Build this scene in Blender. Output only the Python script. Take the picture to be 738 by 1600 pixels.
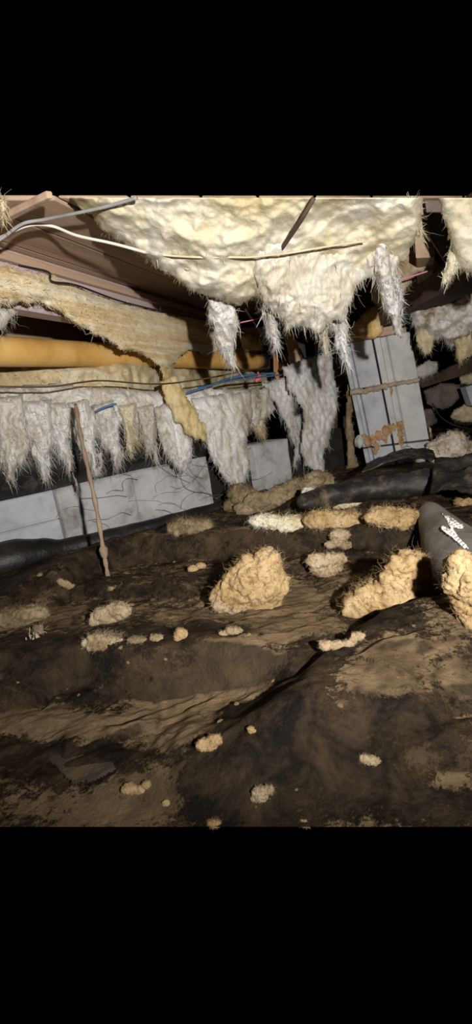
import bpy, math, random
import numpy as np
from mathutils import Vector, Matrix

for o in list(bpy.data.objects): bpy.data.objects.remove(o)
C = bpy.context.scene.collection
random.seed(4); rng = np.random.default_rng(4)

# ------------------------------------------------------------------ camera
F = 720.0; PITCH = math.radians(-12.5); ROLL = math.radians(9.0)
CAM = np.array([0.0, 0.0, 0.32])
_fw = np.array([0, math.cos(PITCH), math.sin(PITCH)])
_u0 = np.array([0, -math.sin(PITCH), math.cos(PITCH)])
_r0 = np.array([1.0, 0, 0])
RT = math.cos(ROLL)*_r0 - math.sin(ROLL)*_u0
UP = math.sin(ROLL)*_r0 + math.cos(ROLL)*_u0
cam = bpy.data.cameras.new('camera'); cam_o = bpy.data.objects.new('camera', cam); C.objects.link(cam_o)
cam.sensor_fit = 'VERTICAL'; cam.sensor_height = 36.0; cam.lens = F/1600*36
cam.clip_start = 0.02; cam.clip_end = 60
cam_o.matrix_world = Matrix(((RT[0], UP[0], -_fw[0], CAM[0]), (RT[1], UP[1], -_fw[1], CAM[1]),
                             (RT[2], UP[2], -_fw[2], CAM[2]), (0, 0, 0, 1)))
bpy.context.scene.camera = cam_o

# ------------------------------------------------------------------ world, light, exposure
w = bpy.data.worlds.new('world'); bpy.context.scene.world = w; w.use_nodes = True
w.node_tree.nodes['Background'].inputs[0].default_value = (0, 0, 0, 1)   # closed, unlit crawl space
w.node_tree.nodes['Background'].inputs[1].default_value = 0.0
vs = bpy.context.scene.view_settings
vs.view_transform = 'Standard'; vs.look = 'None'; vs.gamma = 1.0; vs.use_curve_mapping = False; vs.exposure = 0.0
# the hand torch that lights the crawl space, held beside the photographer's right shoulder
sp = bpy.data.lights.new('torch_light', 'SPOT'); sp_o = bpy.data.objects.new('torch_light', sp); C.objects.link(sp_o)
sp.energy = 96; sp.color = (1.0, 0.955, 0.89); sp.spot_size = math.radians(124); sp.spot_blend = 1.0; sp.shadow_soft_size = 0.012
sp_o.location = (0.19, -0.20, 0.41)
sp_o.rotation_euler = Vector((-0.05, 1.0, 0.20)).to_track_quat('-Z', 'Y').to_euler()

# ------------------------------------------------------------------ pixel helpers (738 x 1600 frame)
def ray(px, py):
    x = np.asarray(px, float) - 369.0; y = 800.0 - np.asarray(py, float)
    return _fw*F + x[..., None]*RT + y[..., None]*UP
def PY(px, py, Y): d = ray(px, py); return CAM + d*(Y/d[..., 1])[..., None]
def PZ(px, py, z): d = ray(px, py); return CAM + d*((z-CAM[2])/d[..., 2])[..., None]
JD = np.array([0.40, 0.9165, 0.0]); JN = np.array([0.9165, -0.40, 0.0])      # joist run and its normal
def PS(px, py, s): d = ray(px, py); return CAM + d*(s/(d@JN))[..., None]
WD = np.array([0.846, 0.533, 0.0]); WN = np.array([0.533, -0.846, 0.0])      # block wall run and its normal
def PW(px, py, q): d = ray(px, py); return CAM + d*(q/(d@WN))[..., None]

# ------------------------------------------------------------------ noise
_perm = np.random.default_rng(11).permutation(256); _perm = np.concatenate([_perm, _perm, _perm])
_g = np.random.default_rng(12).normal(size=(256, 3)); _g /= np.linalg.norm(_g, axis=1)[:, None]
def noise(p):
    p = np.asarray(p, float); i = np.floor(p).astype(int); f = p - i; i &= 255
    u = f*f*f*(f*(f*6-15)+10); r = 0
    for dx in (0, 1):
        for dy in (0, 1):
            for dz in (0, 1):
                h = _perm[_perm[_perm[i[..., 0]+dx]+i[..., 1]+dy]+i[..., 2]+dz]
                g = _g[h]; d = f - np.array([dx, dy, dz])
                wx = u[..., 0] if dx else 1-u[..., 0]; wy = u[..., 1] if dy else 1-u[..., 1]; wz = u[..., 2] if dz else 1-u[..., 2]
                r = r + wx*wy*wz*np.einsum('...k,...k->...', g, d)
    return r
def fbm(p, o=4, lac=2.1, gain=0.5, billow=False):
    p = np.asarray(p, float); a = 1.0; r = 0; t = 0
    for k in range(o):
        n = noise(p + 17.3*k); n = (1-2.6*np.abs(n)) if billow else n
        r = r + a*n; t += a; a *= gain; p = p*lac
    return r/t

# ------------------------------------------------------------------ materials
def mat(name, cols, scale=6.0, stretch=(1, 1, 1), rot=0.0, rough=0.9, bump=0.3, bscale=60.0, trans=0.0, spec=0.2, detail=8.0, bstretch=None, ramp=None, bdist=0.004, distort=0.0):
    m = bpy.data.materials.new(name); m.use_nodes = True; nt = m.node_tree; N = nt.nodes; L = nt.links
    b = N['Principled BSDF']; b.inputs['Roughness'].default_value = rough
    b.inputs['Specular IOR Level'].default_value = spec
    tc = N.new('ShaderNodeTexCoord'); mp = N.new('ShaderNodeMapping'); mp.inputs['Rotation'].default_value = (0, 0, rot); L.new(tc.outputs['Object'], mp.inputs[0])
    m2 = N.new('ShaderNodeMapping'); m2.inputs['Scale'].default_value = stretch; L.new(mp.outputs[0], m2.inputs[0])
    nz = N.new('ShaderNodeTexNoise'); nz.inputs['Scale'].default_value = scale; nz.inputs['Detail'].default_value = detail
    nz.inputs['Roughness'].default_value = 0.65; nz.inputs['Distortion'].default_value = distort; L.new(m2.outputs[0], nz.inputs[0])
    cr = N.new('ShaderNodeValToRGB'); L.new(nz.outputs[0], cr.inputs[0])
    e = cr.color_ramp.elements; n = len(cols)
    pos = ramp or [0.32 + 0.36*k/max(n-1, 1) for k in range(n)]
    while len(e) < n: e.new(0.5)
    for k in range(n): e[k].position = pos[k]; e[k].color = (*cols[k], 1)
    L.new(cr.outputs[0], b.inputs['Base Color'])
    if bump:
        m3 = N.new('ShaderNodeMapping'); m3.inputs['Scale'].default_value = bstretch or stretch; L.new(mp.outputs[0], m3.inputs[0])
        n2 = N.new('ShaderNodeTexNoise'); n2.inputs['Scale'].default_value = bscale; n2.inputs['Detail'].default_value = 6; n2.inputs['Roughness'].default_value = 0.7
        L.new(m3.outputs[0], n2.inputs[0])
        bp = N.new('ShaderNodeBump'); bp.inputs['Strength'].default_value = bump; bp.inputs['Distance'].default_value = bdist
        L.new(n2.outputs[0], bp.inputs['Height']); L.new(bp.outputs[0], b.inputs['Normal'])
    if trans:
        tl = N.new('ShaderNodeBsdfTranslucent'); L.new(cr.outputs[0], tl.inputs[0])
        mx = N.new('ShaderNodeMixShader'); mx.inputs[0].default_value = trans
        L.new(b.outputs[0], mx.inputs[1]); L.new(tl.outputs[0], mx.inputs[2]); L.new(mx.outputs[0], N['Material Output'].inputs[0])
    return m
JR = -math.atan2(JD[1], JD[0])
WR = -math.atan2(WD[1], WD[0])
M = {}
M['cream'] = mat('cream_fibreglass', [(.38, .29, .15), (.60, .51, .31), (.70, .64, .49), (.75, .73, .66)], 7, bump=.6, bscale=120, trans=.12, ramp=[.25, .42, .55, .72])
M['white'] = mat('white_fibreglass', [(.30, .25, .19), (.56, .51, .45), (.70, .68, .65), (.78, .79, .81)], 20, (1, 1, .35), bump=.6, bscale=150, trans=.12, ramp=[.22, .38, .5, .7])
M['creamwhite'] = mat('cream_white_fibreglass', [(.36, .30, .20), (.62, .56, .44), (.74, .70, .61), (.79, .78, .75)], 14, bump=.6, bscale=120, trans=.12, ramp=[.25, .4, .53, .7])
M['greywhite'] = mat('grey_white_fibreglass', [(.24, .20, .15), (.52, .47, .39), (.68, .65, .60), (.78, .78, .78)], 14, (1, 1, .35), bump=.7, bscale=150, trans=.1, ramp=[.25, .4, .52, .7])
M['yellow'] = mat('yellow_fibreglass', [(.50, .33, .16), (.76, .59, .34), (.86, .74, .50), (.88, .82, .68)], 16, (.14, 1.4, 2.0), JR, bump=.9, bscale=80, trans=.1, bstretch=(.14, 1.4, 2.0), ramp=[.32, .44, .52, .62])
M['shredyellow'] = mat('torn_yellow_fibreglass', [(.42, .29, .11), (.66, .52, .26), (.76, .66, .42)], 16, bump=.7, bscale=110, trans=.1)
M['dusty'] = mat('dusty_fibreglass', [(.16, .11, .055), (.52, .41, .23), (.68, .58, .38), (.76, .72, .62)], 11, bump=.8, bscale=120, trans=.08, ramp=[.26, .40, .54, .72])
M['grubby'] = mat('grubby_fibreglass', [(.12, .085, .06), (.40, .32, .25), (.64, .59, .53), (.76, .75, .74)], 16, bump=.8, bscale=120, trans=.08, ramp=[.3, .42, .52, .66])
M['tan'] = mat('tan_fibreglass', [(.15, .085, .033), (.35, .225, .10), (.48, .34, .175), (.54, .42, .25)], 22, bump=.8, bscale=160, trans=.08, ramp=[.25, .4, .55, .7])
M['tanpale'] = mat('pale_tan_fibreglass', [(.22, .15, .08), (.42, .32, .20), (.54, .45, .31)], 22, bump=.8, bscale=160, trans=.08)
M['tandark'] = mat('soiled_fibreglass', [(.10, .07, .04), (.28, .21, .12), (.42, .33, .21)], 18, bump=.8, bscale=140, trans=.05)
M['wood'] = mat('brown_timber', [(.20, .12, .08), (.42, .29, .205), (.55, .40, .29)], 9, (.06, 1, 1), JR, rough=.75, bump=.35, bscale=70, bstretch=(.05, 1, 1))
M['woodstain'] = mat('purple_stained_timber', [(.24, .16, .14), (.48, .36, .33), (.50, .41, .44), (.58, .49, .44)], 12, (.12, 1, 1), JR, rough=.8, bump=.4, bscale=70, bstretch=(.06, 1, 1))
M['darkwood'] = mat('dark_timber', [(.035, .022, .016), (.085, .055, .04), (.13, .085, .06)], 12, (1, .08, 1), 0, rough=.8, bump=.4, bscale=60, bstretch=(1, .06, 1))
M['palewood'] = mat('pale_timber', [(.34, .19, .10), (.58, .38, .22), (.66, .46, .29)], 10, (1, 1, .1), rough=.75, bump=.3, bscale=80, bstretch=(1, 1, .08))
M['burntwood'] = mat('scorched_timber', [(.03, .02, .015), (.30, .15, .06), (.50, .28, .13)], 10, (1, 1, .4), rough=.75, bump=.3, bscale=80, ramp=[.36, .44, .62])
M['pipe'] = mat('orange_pipe', [(.52, .27, .07), (.68, .40, .12), (.74, .48, .18)], 7, rough=.6, bump=.12, bscale=40)
M['pipedark'] = mat('brown_coupling', [(.09, .045, .02), (.17, .085, .035)], 9, rough=.5, bump=.1)
M['black'] = mat('black_plastic_and_shade', [(.006, .006, .006), (.016, .014, .013), (.05, .045, .04)], 9, rough=.42, bump=.5, bscale=30, spec=.4, ramp=[.3, .55, .78], bdist=.006)
M['tarp'] = mat('dusty_black_tarp', [(.010, .009, .009), (.028, .025, .022), (.12, .09, .065), (.22, .18, .13)], 24, rough=.5, bump=.7, bscale=40, spec=.35, ramp=[.3, .52, .64, .78])
M['belly'] = mat('black_belly_wrap', [(.008, .007, .006), (.02, .018, .016), (.10, .095, .09)], 26, (1, 1, .18), rough=.5, bump=.6, bscale=60, spec=.35, ramp=[.3, .56, .74])
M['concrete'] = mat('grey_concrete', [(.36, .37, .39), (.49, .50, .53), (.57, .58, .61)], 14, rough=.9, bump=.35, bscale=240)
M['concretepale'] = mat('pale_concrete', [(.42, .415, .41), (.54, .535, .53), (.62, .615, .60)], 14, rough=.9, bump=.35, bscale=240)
M['parge'] = mat('rough_parging', [(.20, .185, .16), (.44, .44, .445), (.53, .54, .565)], 12, rough=.9, bump=.6, bscale=60)
M['mortardark'] = mat('dark_mortar', [(.015, .013, .012), (.035, .03, .026)], 20, rough=.95, bump=.4)
M['mortar'] = mat('tan_mortar', [(.26, .20, .14), (.40, .32, .24), (.48, .41, .33)], 30, rough=.95, bump=.6, bscale=150)
M['rustmortar'] = mat('orange_brown_mortar', [(.26, .13, .05), (.46, .28, .14), (.56, .42, .28)], 40, rough=.95, bump=.6, bscale=150)
M['foam'] = mat('yellow_foam', [(.48, .27, .08), (.72, .49, .20), (.80, .60, .32)], 20, rough=.85, bump=.6, bscale=70)
M['cable_white'] = mat('white_cable_jacket', [(.62, .58, .50), (.76, .73, .66)], 20, rough=.5, bump=0)
M['cable_grey'] = mat('grey_cable_jacket', [(.22, .21, .21), (.33, .32, .32)], 20, rough=.5, bump=0)
M['cable_brown'] = mat('brown_wire', [(.07, .045, .03), (.12, .08, .05)], 20, rough=.6, bump=0)
M['cable_black'] = mat('black_wire', [(.012, .01, .01), (.03, .025, .022)], 20, rough=.5, bump=0)
M['cable_blue'] = mat('blue_wire', [(.045, .10, .20), (.08, .17, .32)], 20, rough=.45, bump=0)
M['pink'] = mat('pink_string', [(.55, .17, .24), (.68, .27, .34)], 20, rough=.7, bump=0)
M['red'] = mat('red_plastic', [(.42, .02, .02), (.55, .04, .035)], 20, rough=.4, bump=0)
M['twine'] = mat('cream_twine', [(.52, .42, .26), (.70, .60, .42)], 30, rough=.9, bump=0)
M['brownstrand'] = mat('brown_dusty_strand', [(.22, .15, .10), (.34, .25, .18)], 30, rough=.95, bump=.5)
M['root'] = mat('dry_root', [(.12, .11, .10), (.22, .21, .20)], 30, rough=.9, bump=0)
M['card'] = mat('brown_cardboard', [(.10, .075, .065), (.17, .135, .12), (.22, .18, .16)], 16, rough=.85, bump=.4, bscale=50)
M['greyplastic'] = mat('grey_plastic_sheet', [(.09, .08, .07), (.19, .175, .155), (.25, .235, .215)], 12, rough=.6, bump=.3, bscale=30)
M['whitepaint'] = mat('white_flaking_paint', [(.50, .49, .46), (.70, .69, .66)], 30, rough=.7, bump=.3)
M['paper'] = mat('crumpled_pale_paper', [(.30, .22, .15), (.60, .51, .40), (.74, .68, .58)], 18, rough=.9, bump=.5, bscale=60)
M['pinkfoam'] = mat('pink_fibre', [(.34, .20, .19), (.52, .34, .32)], 30, rough=.9, bump=.6)

# ------------------------------------------------------------------ builders
def link(name, V, Fc, m, parent=None, smooth=True):
    me = bpy.data.meshes.new(name)
    me.from_pydata([tuple(v) for v in np.asarray(V, float).tolist()], [], Fc if isinstance(Fc, list) else Fc.tolist())
    if smooth: me.polygons.foreach_set('use_smooth', [True]*len(me.polygons))
    me.materials.append(M[m] if isinstance(m, str) else m); me.update()
    o = bpy.data.objects.new(name, me); C.objects.link(o)
    if parent is not None:
        o.parent = parent; o.matrix_parent_inverse = parent.matrix_world.inverted()
    return o
def tag(o, label=None, cat=None, group=None, kind=None):
    if label: o['label'] = label
    if cat: o['category'] = cat
    if group: o['group'] = group
    if kind: o['kind'] = kind
    return o
def empty(name, loc=(0, 0, 0)):
    o = bpy.data.objects.new(name, None); C.objects.link(o); o.location = [float(v) for v in loc]; o.empty_display_size = .02
    o.matrix_world = Matrix.Translation(Vector([float(v) for v in loc])); return o

class MB:
    def __init__(s): s.V = []; s.F = []; s.n = 0
    def add(s, V, Fc):
        V = np.asarray(V, float); s.V.append(V)
        s.F += [tuple(int(i)+s.n for i in f) for f in (Fc if isinstance(Fc, list) else Fc.tolist())]; s.n += len(V)
    def build(s, name, m, parent=None, smooth=True): return link(name, np.concatenate(s.V), s.F, m, parent, smooth)

def catmull(P, n):
    P = np.asarray(P, float)
    if len(P) < 3: return P[0] + (P[-1]-P[0])*np.linspace(0, 1, n)[:, None]
    Q = np.vstack([2*P[0]-P[1], P, 2*P[-1]-P[-2]]); out = []
    for t in np.linspace(0, len(P)-1-1e-9, n):
        k = int(t); u = t-k; a, b, c, d = Q[k:k+4]
        out.append(.5*((2*b)+(-a+c)*u+(2*a-5*b+4*c-d)*u*u+(-a+3*b-3*c+d)*u**3))
    return np.array(out)

def tube_geo(P, R, seg=8, cap=True, flat=1.0, flatdir=None):
    P = np.asarray(P, float); n = len(P); R = np.broadcast_to(np.asarray(R, float), (n,))
    T = np.gradient(P, axis=0); T /= np.linalg.norm(T, axis=1)[:, None]+1e-12
    ref = np.array([0, 0, 1.0]) if flatdir is None else np.asarray(flatdir, float)
    if flatdir is None and abs(T[0]@ref) > .9: ref = np.array([0, 1.0, 0])
    a = np.linspace(0, 2*math.pi, seg, endpoint=False); V = []
    for k in range(n):
        A = ref - T[k]*(ref@T[k]); A /= np.linalg.norm(A)+1e-12; B = np.cross(T[k], A)
        V.append(P[k] + R[k]*(np.cos(a)[:, None]*A*flat + np.sin(a)[:, None]*B))
    V = np.concatenate(V); Fc = []
    for k in range(n-1):
        for j in range(seg):
            j2 = (j+1) % seg; Fc.append((k*seg+j, k*seg+j2, (k+1)*seg+j2, (k+1)*seg+j))
    if cap: Fc.append(tuple(range(seg-1, -1, -1))); Fc.append(tuple((n-1)*seg+j for j in range(seg)))
    return V, Fc
def cable(name, P, r, m, label, cat, n=60, seg=8, parent=None, group=None):
    V, Fc = tube_geo(catmull(P, n), r, seg); o = link(name, V, Fc, m, parent)
    if label: tag(o, label, cat, group)
    return o

def strand_geo(S, D, L, r, curl, sag=0.0, nseg=5):
    """many thin tapered strands: S starts (n,3), D directions, L lengths"""
    n = len(S); V = np.zeros((n, nseg+1, 3, 3)); pos = S.copy(); d = D.copy()
    for k in range(nseg+1):
        f = k/nseg
        a = np.cross(d, np.array([.31, .87, .2])); a /= np.linalg.norm(a, axis=1)[:, None]+1e-9; b = np.cross(d, a)
        rr = (r*(1-.85*f))[:, None] if isinstance(r, np.ndarray) else r*(1-.85*f)
        for j in range(3):
            q = 2*math.pi*j/3; V[:, k, j] = pos + rr*(math.cos(q)*a+math.sin(q)*b)
        d = d + rng.normal(size=d.shape)*curl; d[:, 2] -= sag; d /= np.linalg.norm(d, axis=1)[:, None]
        pos = pos + d*(L/nseg)[:, None]
    base = np.arange(n)[:, None, None]*(nseg+1)*3; k = np.arange(nseg)[None, :, None]*3; j = np.arange(3)[None, None, :]
    j2 = (j+1) % 3
    Fc = np.stack([base+k+j, base+k+j2, base+k+3+j2, base+k+3+j], -1).reshape(-1, 4)
    return V.reshape(-1, 3), Fc
def fibres(parent, S, D, L, r=.0005, curl=.35, sag=0.0, m='white', name='loose_fibres'):
    V, Fc = strand_geo(np.asarray(S, float), np.asarray(D, float), np.asarray(L, float), r, curl, sag)
    o = link(name, V, Fc, m, parent); o['kind'] = 'stuff'; return o

def in_poly(X, Y, poly):
    r = np.zeros(X.shape, bool); n = len(poly)
    for i in range(n):
        x0, y0 = poly[i]; x1, y1 = poly[(i+1) % n]
        if y0 == y1: continue
        c = ((y0 > Y) != (y1 > Y)) & (X < (x1-x0)*(Y-y0)/(y1-y0)+x0); r ^= c
    return r
def dist_poly(X, Y, poly, skip=()):
    r = np.full(X.shape, 1e9); n = len(poly)
    for i in range(n):
        if i in skip: continue
        a = np.array(poly[i], float); b = np.array(poly[(i+1) % n], float); ab = b-a
        t = np.clip(((X-a[0])*ab[0]+(Y-a[1])*ab[1])/(ab@ab+1e-9), 0, 1)
        r = np.minimum(r, np.hypot(X-a[0]-t*ab[0], Y-a[1]-t*ab[1]))
    return r

def slab(name, poly, surf, thick, m, label=None, cat='insulation', parent=None, step=3.0, amp=.012, nscale=18.0, nstretch=(1, 1, 1), rag=6.0,
         edge=22.0, fib=600, flen=(.01, .04), fr=.00024, fdown=True, edgefib=.7, fm=None, group=None, billow=True, seed=0.0, fine=.003, fdir=None, fcurl=.3, skip=(), locks=0, lockr=(.001, .0028), ragx=22.0, ragy=22.0, fuzz=0):
    """a thick torn mat whose outline is given in the photograph's pixels; surf(px,py) puts it on its plane in the place"""
    poly = [tuple(p) for p in poly]; P = np.array(poly, float)
    x0, y0 = P.min(0)-rag; x1, y1 = P.max(0)+rag
    gx = np.arange(x0, x1+step, step); gy = np.arange(y0, y1+step, step); X, Y = np.meshgrid(gx, gy)
    d = dist_poly(X, Y, poly, skip); ins = in_poly(X, Y, poly); sd = np.where(ins, d, -d)
    rn = (np.clip((Y-y0-rag)/(.3*(y1-y0)), .15, 1) if ragy > 30 else 1)*fbm(np.stack([X/ragx, Y/ragy, np.full(X.shape, seed+3.1)], -1), 4)*2.2
    sd = sd + rag*rn; keep = sd > 0
    if skip: keep &= in_poly(X, Y, poly)
    e = np.clip(sd/edge, 0, 1); prof = np.sqrt(np.clip(1-(1-e)**2, 0, 1))
    base = surf(X, Y); vd = base-CAM; vd /= np.linalg.norm(vd, axis=-1)[..., None]
    ns_ = np.asarray(nstretch, float); q = (base@ns_ if ns_.ndim == 2 else base*ns_)*nscale+seed
    disp = amp*fbm(q, 4, billow=billow)+fine*fbm(q*5, 3)
    front = base + vd*(thick*.5*(1-prof))[..., None] - vd*(disp*prof)[..., None]
    back = base + vd*(thick*.5+thick*.5*prof)[..., None]
    jit = rng.normal(size=X.shape+(2,))*0.0
    idx = -np.ones(X.shape, int); ki = np.argwhere(keep); 
    if len(ki) == 0: return None
    idx[keep] = np.arange(len(ki)); n = len(ki)
    V = np.concatenate([front[keep], back[keep]])
    a, b, c_, d_ = idx[:-1, :-1], idx[:-1, 1:], idx[1:, 1:], idx[1:, :-1]
    ok = (a >= 0) & (b >= 0) & (c_ >= 0) & (d_ >= 0)
    Q = np.stack([a[ok], d_[ok], c_[ok], b[ok]], -1); Qb = Q[:, ::-1]+n
    Fc = np.concatenate([Q, Qb]).tolist()
    # close the rim
    okp = np.pad(ok, 1)
    I, Jj = np.nonzero(ok)
    for (di, dj, p, q_) in ((-1, 0, (0, 0), (0, 1)), (0, 1, (0, 1), (1, 1)), (1, 0, (1, 1), (1, 0)), (0, -1, (1, 0), (0, 0))):
        mm = ~okp[I+1+di, Jj+1+dj]
        A = idx[I[mm]+p[0], Jj[mm]+p[1]]; B = idx[I[mm]+q_[0], Jj[mm]+q_[1]]
        Fc += np.stack([A, B, B+n, A+n], -1).tolist()
    o = link(name, V, Fc, m, parent)
    if label: tag(o, label, cat, group)
    if fib:
        fr_p = front[keep]; ev = sd[keep]; wgt = np.where(ev < 7, edgefib*8, (1-edgefib)+.02); wgt = wgt*np.clip((Y[keep]-y0-10)/(.45*(y1-y0)), .02, 1)**1.5*np.where(Y[keep] < y0+rag+14, 0, 1) if fdown else wgt; wgt = wgt/wgt.sum()
        pick = rng.choice(n, fib, p=wgt); S = fr_p[pick]
        toc = -vd[keep][pick]
        if fdir is not None: D = np.asarray(fdir, float)+rng.normal(size=(fib, 3))*.35 + toc*.25
        elif fdown: D = np.array([0, 0, -1.0])+rng.normal(size=(fib, 3))*.26+toc*.12
        else: D = rng.normal(size=(fib, 3))+toc*.6
        D /= np.linalg.norm(D, axis=1)[:, None]
        L = rng.uniform(flen[0], flen[1], fib)*np.where(rng.random(fib) < .12, 1.8, 1)
        VV, FF = strand_geo(S-D*.004, D, L, fr*rng.uniform(.5, 1.5, fib), fcurl, .05 if fdown else 0)
        if fuzz:
            pf = rng.choice(n, fuzz); D3 = rng.normal(size=(fuzz, 3)); D3 -= vd[keep][pf]*.15
            if fdir is not None: D3 = D3*.35+np.asarray(fdir, float)*rng.choice([-1, 1], fuzz)[:, None]
            D3 /= np.linalg.norm(D3, axis=1)[:, None]
            V3, F3 = strand_geo(fr_p[pf]-vd[keep][pf]*.001, D3, rng.uniform(.008, .026, fuzz), rng.uniform(.0003, .0009, fuzz), .55, 0, 4)
            FF = np.concatenate([FF, F3+len(VV)]); VV = np.concatenate([VV, V3])
        if locks:
            pk = rng.choice(n, locks, p=wgt); S2 = fr_p[pk]; D2 = (np.asarray(fdir, float) if fdir is not None else np.array([.05, 0, -1.0]))+rng.normal(size=(locks, 3))*.15
            D2 /= np.linalg.norm(D2, axis=1)[:, None]; L2 = rng.uniform(.5, 2.4, locks)*flen[1]*.8
            V2, F2 = strand_geo(S2-D2*(.35*L2)[:, None]+vd[keep][pk]*.0015, D2, L2, rng.uniform(lockr[0], lockr[1], locks)*rng.uniform(.4, 1, locks), .14, .03)
            FF = np.concatenate([FF, F2+len(VV)]); VV = np.concatenate([VV, V2])
        fo = link('loose_fibres', VV, FF, fm or m, o); fo['kind'] = 'stuff'
    return o
def shred(name, line, surf, thick, m, label, cat='insulation', **k):
    """a torn hanging tuft: line = (px, py, width px) from top to tip"""
    L = catmull(np.array(line, float), max(8, 4*len(line)))
    T = np.gradient(L[:, :2], axis=0); T /= np.linalg.norm(T, axis=1)[:, None]; Nn = np.stack([-T[:, 1], T[:, 0]], 1)
    w = np.maximum(L[:, 2], 3)[:, None]/2
    poly = np.concatenate([L[:, :2]+Nn*w, (L[:, :2]-Nn*w)[::-1]])
    kk = dict(step=2.2, amp=.012, nscale=45, nstretch=(1, 1, .3), rag=6.0, edge=12, fib=160, flen=(.008, .022), fr=.00022, edgefib=.6, billow=True, fine=.006, locks=14, fuzz=40, ragx=11.0, ragy=45.0, seed=float(line[0][0]))
    kk.update(k)
    return slab(name, poly, surf, thick, m, label, cat, **kk)

_ICO = {}
def ico(sub):
    if sub not in _ICO:
        import bmesh
        bm = bmesh.new(); bmesh.ops.create_icosphere(bm, subdivisions=sub, radius=1.0)
        _ICO[sub] = (np.array([v.co[:] for v in bm.verts]), [tuple(v.index for v in f.verts) for f in bm.faces]); bm.free()
    return _ICO[sub]
def lump_geo(c, r, seed, rough=.35, freq=2.2, sub=4, fine=.16):
    V, Fc = ico(sub); q = V*freq+seed
    d = 1+rough*fbm(q, 3, billow=True)*.45+rough*.9*noise(V*1.4+seed*2)+fine*fbm(q*5, 3)
    return np.asarray(c)+V*d[:, None]*np.asarray(r), Fc
def clump(name, blobs, m, label, cat='insulation', fib=160, flen=(.15, .6), group=None, rough=.45, freq=2.4, sub=4, fr=.00022, zsink=.25, parent=None):
    """a tuft lying on the ground: blobs = (px, py, rx px, ry px); it rests on the sheet under its lowest blob"""
    b0 = max(blobs, key=lambda b: b[1]+b[3]); base = ground_hit(b0[0], b0[1]+b0[3]*.75); Yb = base[1]
    extra = []
    for (px, py, rx, ry) in blobs:
        if fib:
            for _ in range(5 if rx > 12 else 3):
                a_ = rng.uniform(0, 6.28); f_ = rng.uniform(.28, .5); extra.append((px+math.cos(a_)*rx*.8, py-abs(math.sin(a_))*ry*.75+ry*.15, rx*f_, ry*f_))
    blobs = list(blobs)+extra
    mb = MB(); S = []; D = []; LL = []
    for i, (px, py, rx, ry) in enumerate(blobs):
        c = PY(px, py, Yb+.35*rx*Yb/F); k = np.linalg.norm(c-CAM)/math.hypot(F, math.hypot(px-369, py-800))
        sd = rng.uniform(0, 90)
        V, Fc = lump_geo((0, 0, 0), (rx*k, (rx+ry)*.5*k*.9, ry*k), sd, rough, freq, sub)
        ca, sa = math.cos(-ROLL), math.sin(-ROLL)
        V = V@np.array([[ca, 0, sa], [0, 1, 0], [-sa, 0, ca]])+c
        mb.add(V, Fc); kk_ = max(rx, 6)*k if i == 0 else kk_
    o0 = mb.build('tmp', m); rmax = max(b[2] for b in blobs); kpx = np.linalg.norm(base-CAM)/F; vox = max(rmax*kpx/15, .0009)
    rm = o0.modifiers.new('r', 'REMESH'); rm.mode = 'VOXEL'; rm.voxel_size = vox; sm = o0.modifiers.new('s', 'SMOOTH'); sm.iterations = 3; sm.factor = .5
    dg = bpy.context.evaluated_depsgraph_get(); me = o0.evaluated_get(dg).to_mesh(); nv = len(me.vertices)
    V = np.zeros(nv*3); me.vertices.foreach_get('co', V); V = V.reshape(-1, 3); Nn = np.zeros(nv*3); me.vertices.foreach_get('normal', Nn); Nn = Nn.reshape(-1, 3)
    Fc = [tuple(p.vertices) for p in me.polygons]; o0.evaluated_get(dg).to_mesh_clear(); md_ = o0.data; bpy.data.objects.remove(o0); bpy.data.meshes.remove(md_)
    R_ = rmax*kpx; off = rng.uniform(0, 50)
    V2 = V+Nn*(R_*(.28*rough*fbm(V*2.2/R_+off, 3, billow=True)+.20*fbm(V*5/R_+off, 4)))[:, None]
    o = link(name, V2, Fc, m, parent)
    if label: tag(o, label, cat, group)
    if fib:
        pick = rng.choice(nv, fib); D = Nn[pick]*.5+rng.normal(size=(fib, 3))*.8; D /= np.linalg.norm(D, axis=1)[:, None]
        fibres(o, V2[pick]-D*.0005, D, rng.uniform(flen[0], flen[1], fib)*R_, fr*2.0*max(Yb, .35)*rng.uniform(.4, 1.5, fib), .6, 0.0, m)
    return o

def box_geo(x0, x1, y0, y1, z0, z1, bev=0.0):
    V = np.array([(x, y, z) for x in (x0, x1) for y in (y0, y1) for z in (z0, z1)])
    return V, [(0, 1, 3, 2), (4, 6, 7, 5), (0, 4, 5, 1), (2, 3, 7, 6), (0, 2, 6, 4), (1, 5, 7, 3)]
def bevel(o, wd=.003, seg=2):
    md = o.modifiers.new('bevel', 'BEVEL'); md.width = wd; md.segments = seg; md.limit_method = 'ANGLE'; return o
def prism(name, pts, depth_dir, m, parent=None, bev=.002):
    """solid board: four or more corner points and a thickness vector"""
    P = np.asarray(pts, float); n = len(P); V = np.concatenate([P, P+np.asarray(depth_dir)])
    Fc = [tuple(range(n)), tuple(range(2*n-1, n-1, -1))]+[(i, i+n, (i+1) % n+n, (i+1) % n) for i in range(n)]
    o = link(name, V, Fc, m, parent, smooth=False)
    if bev: bevel(o, bev)
    return o
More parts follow.
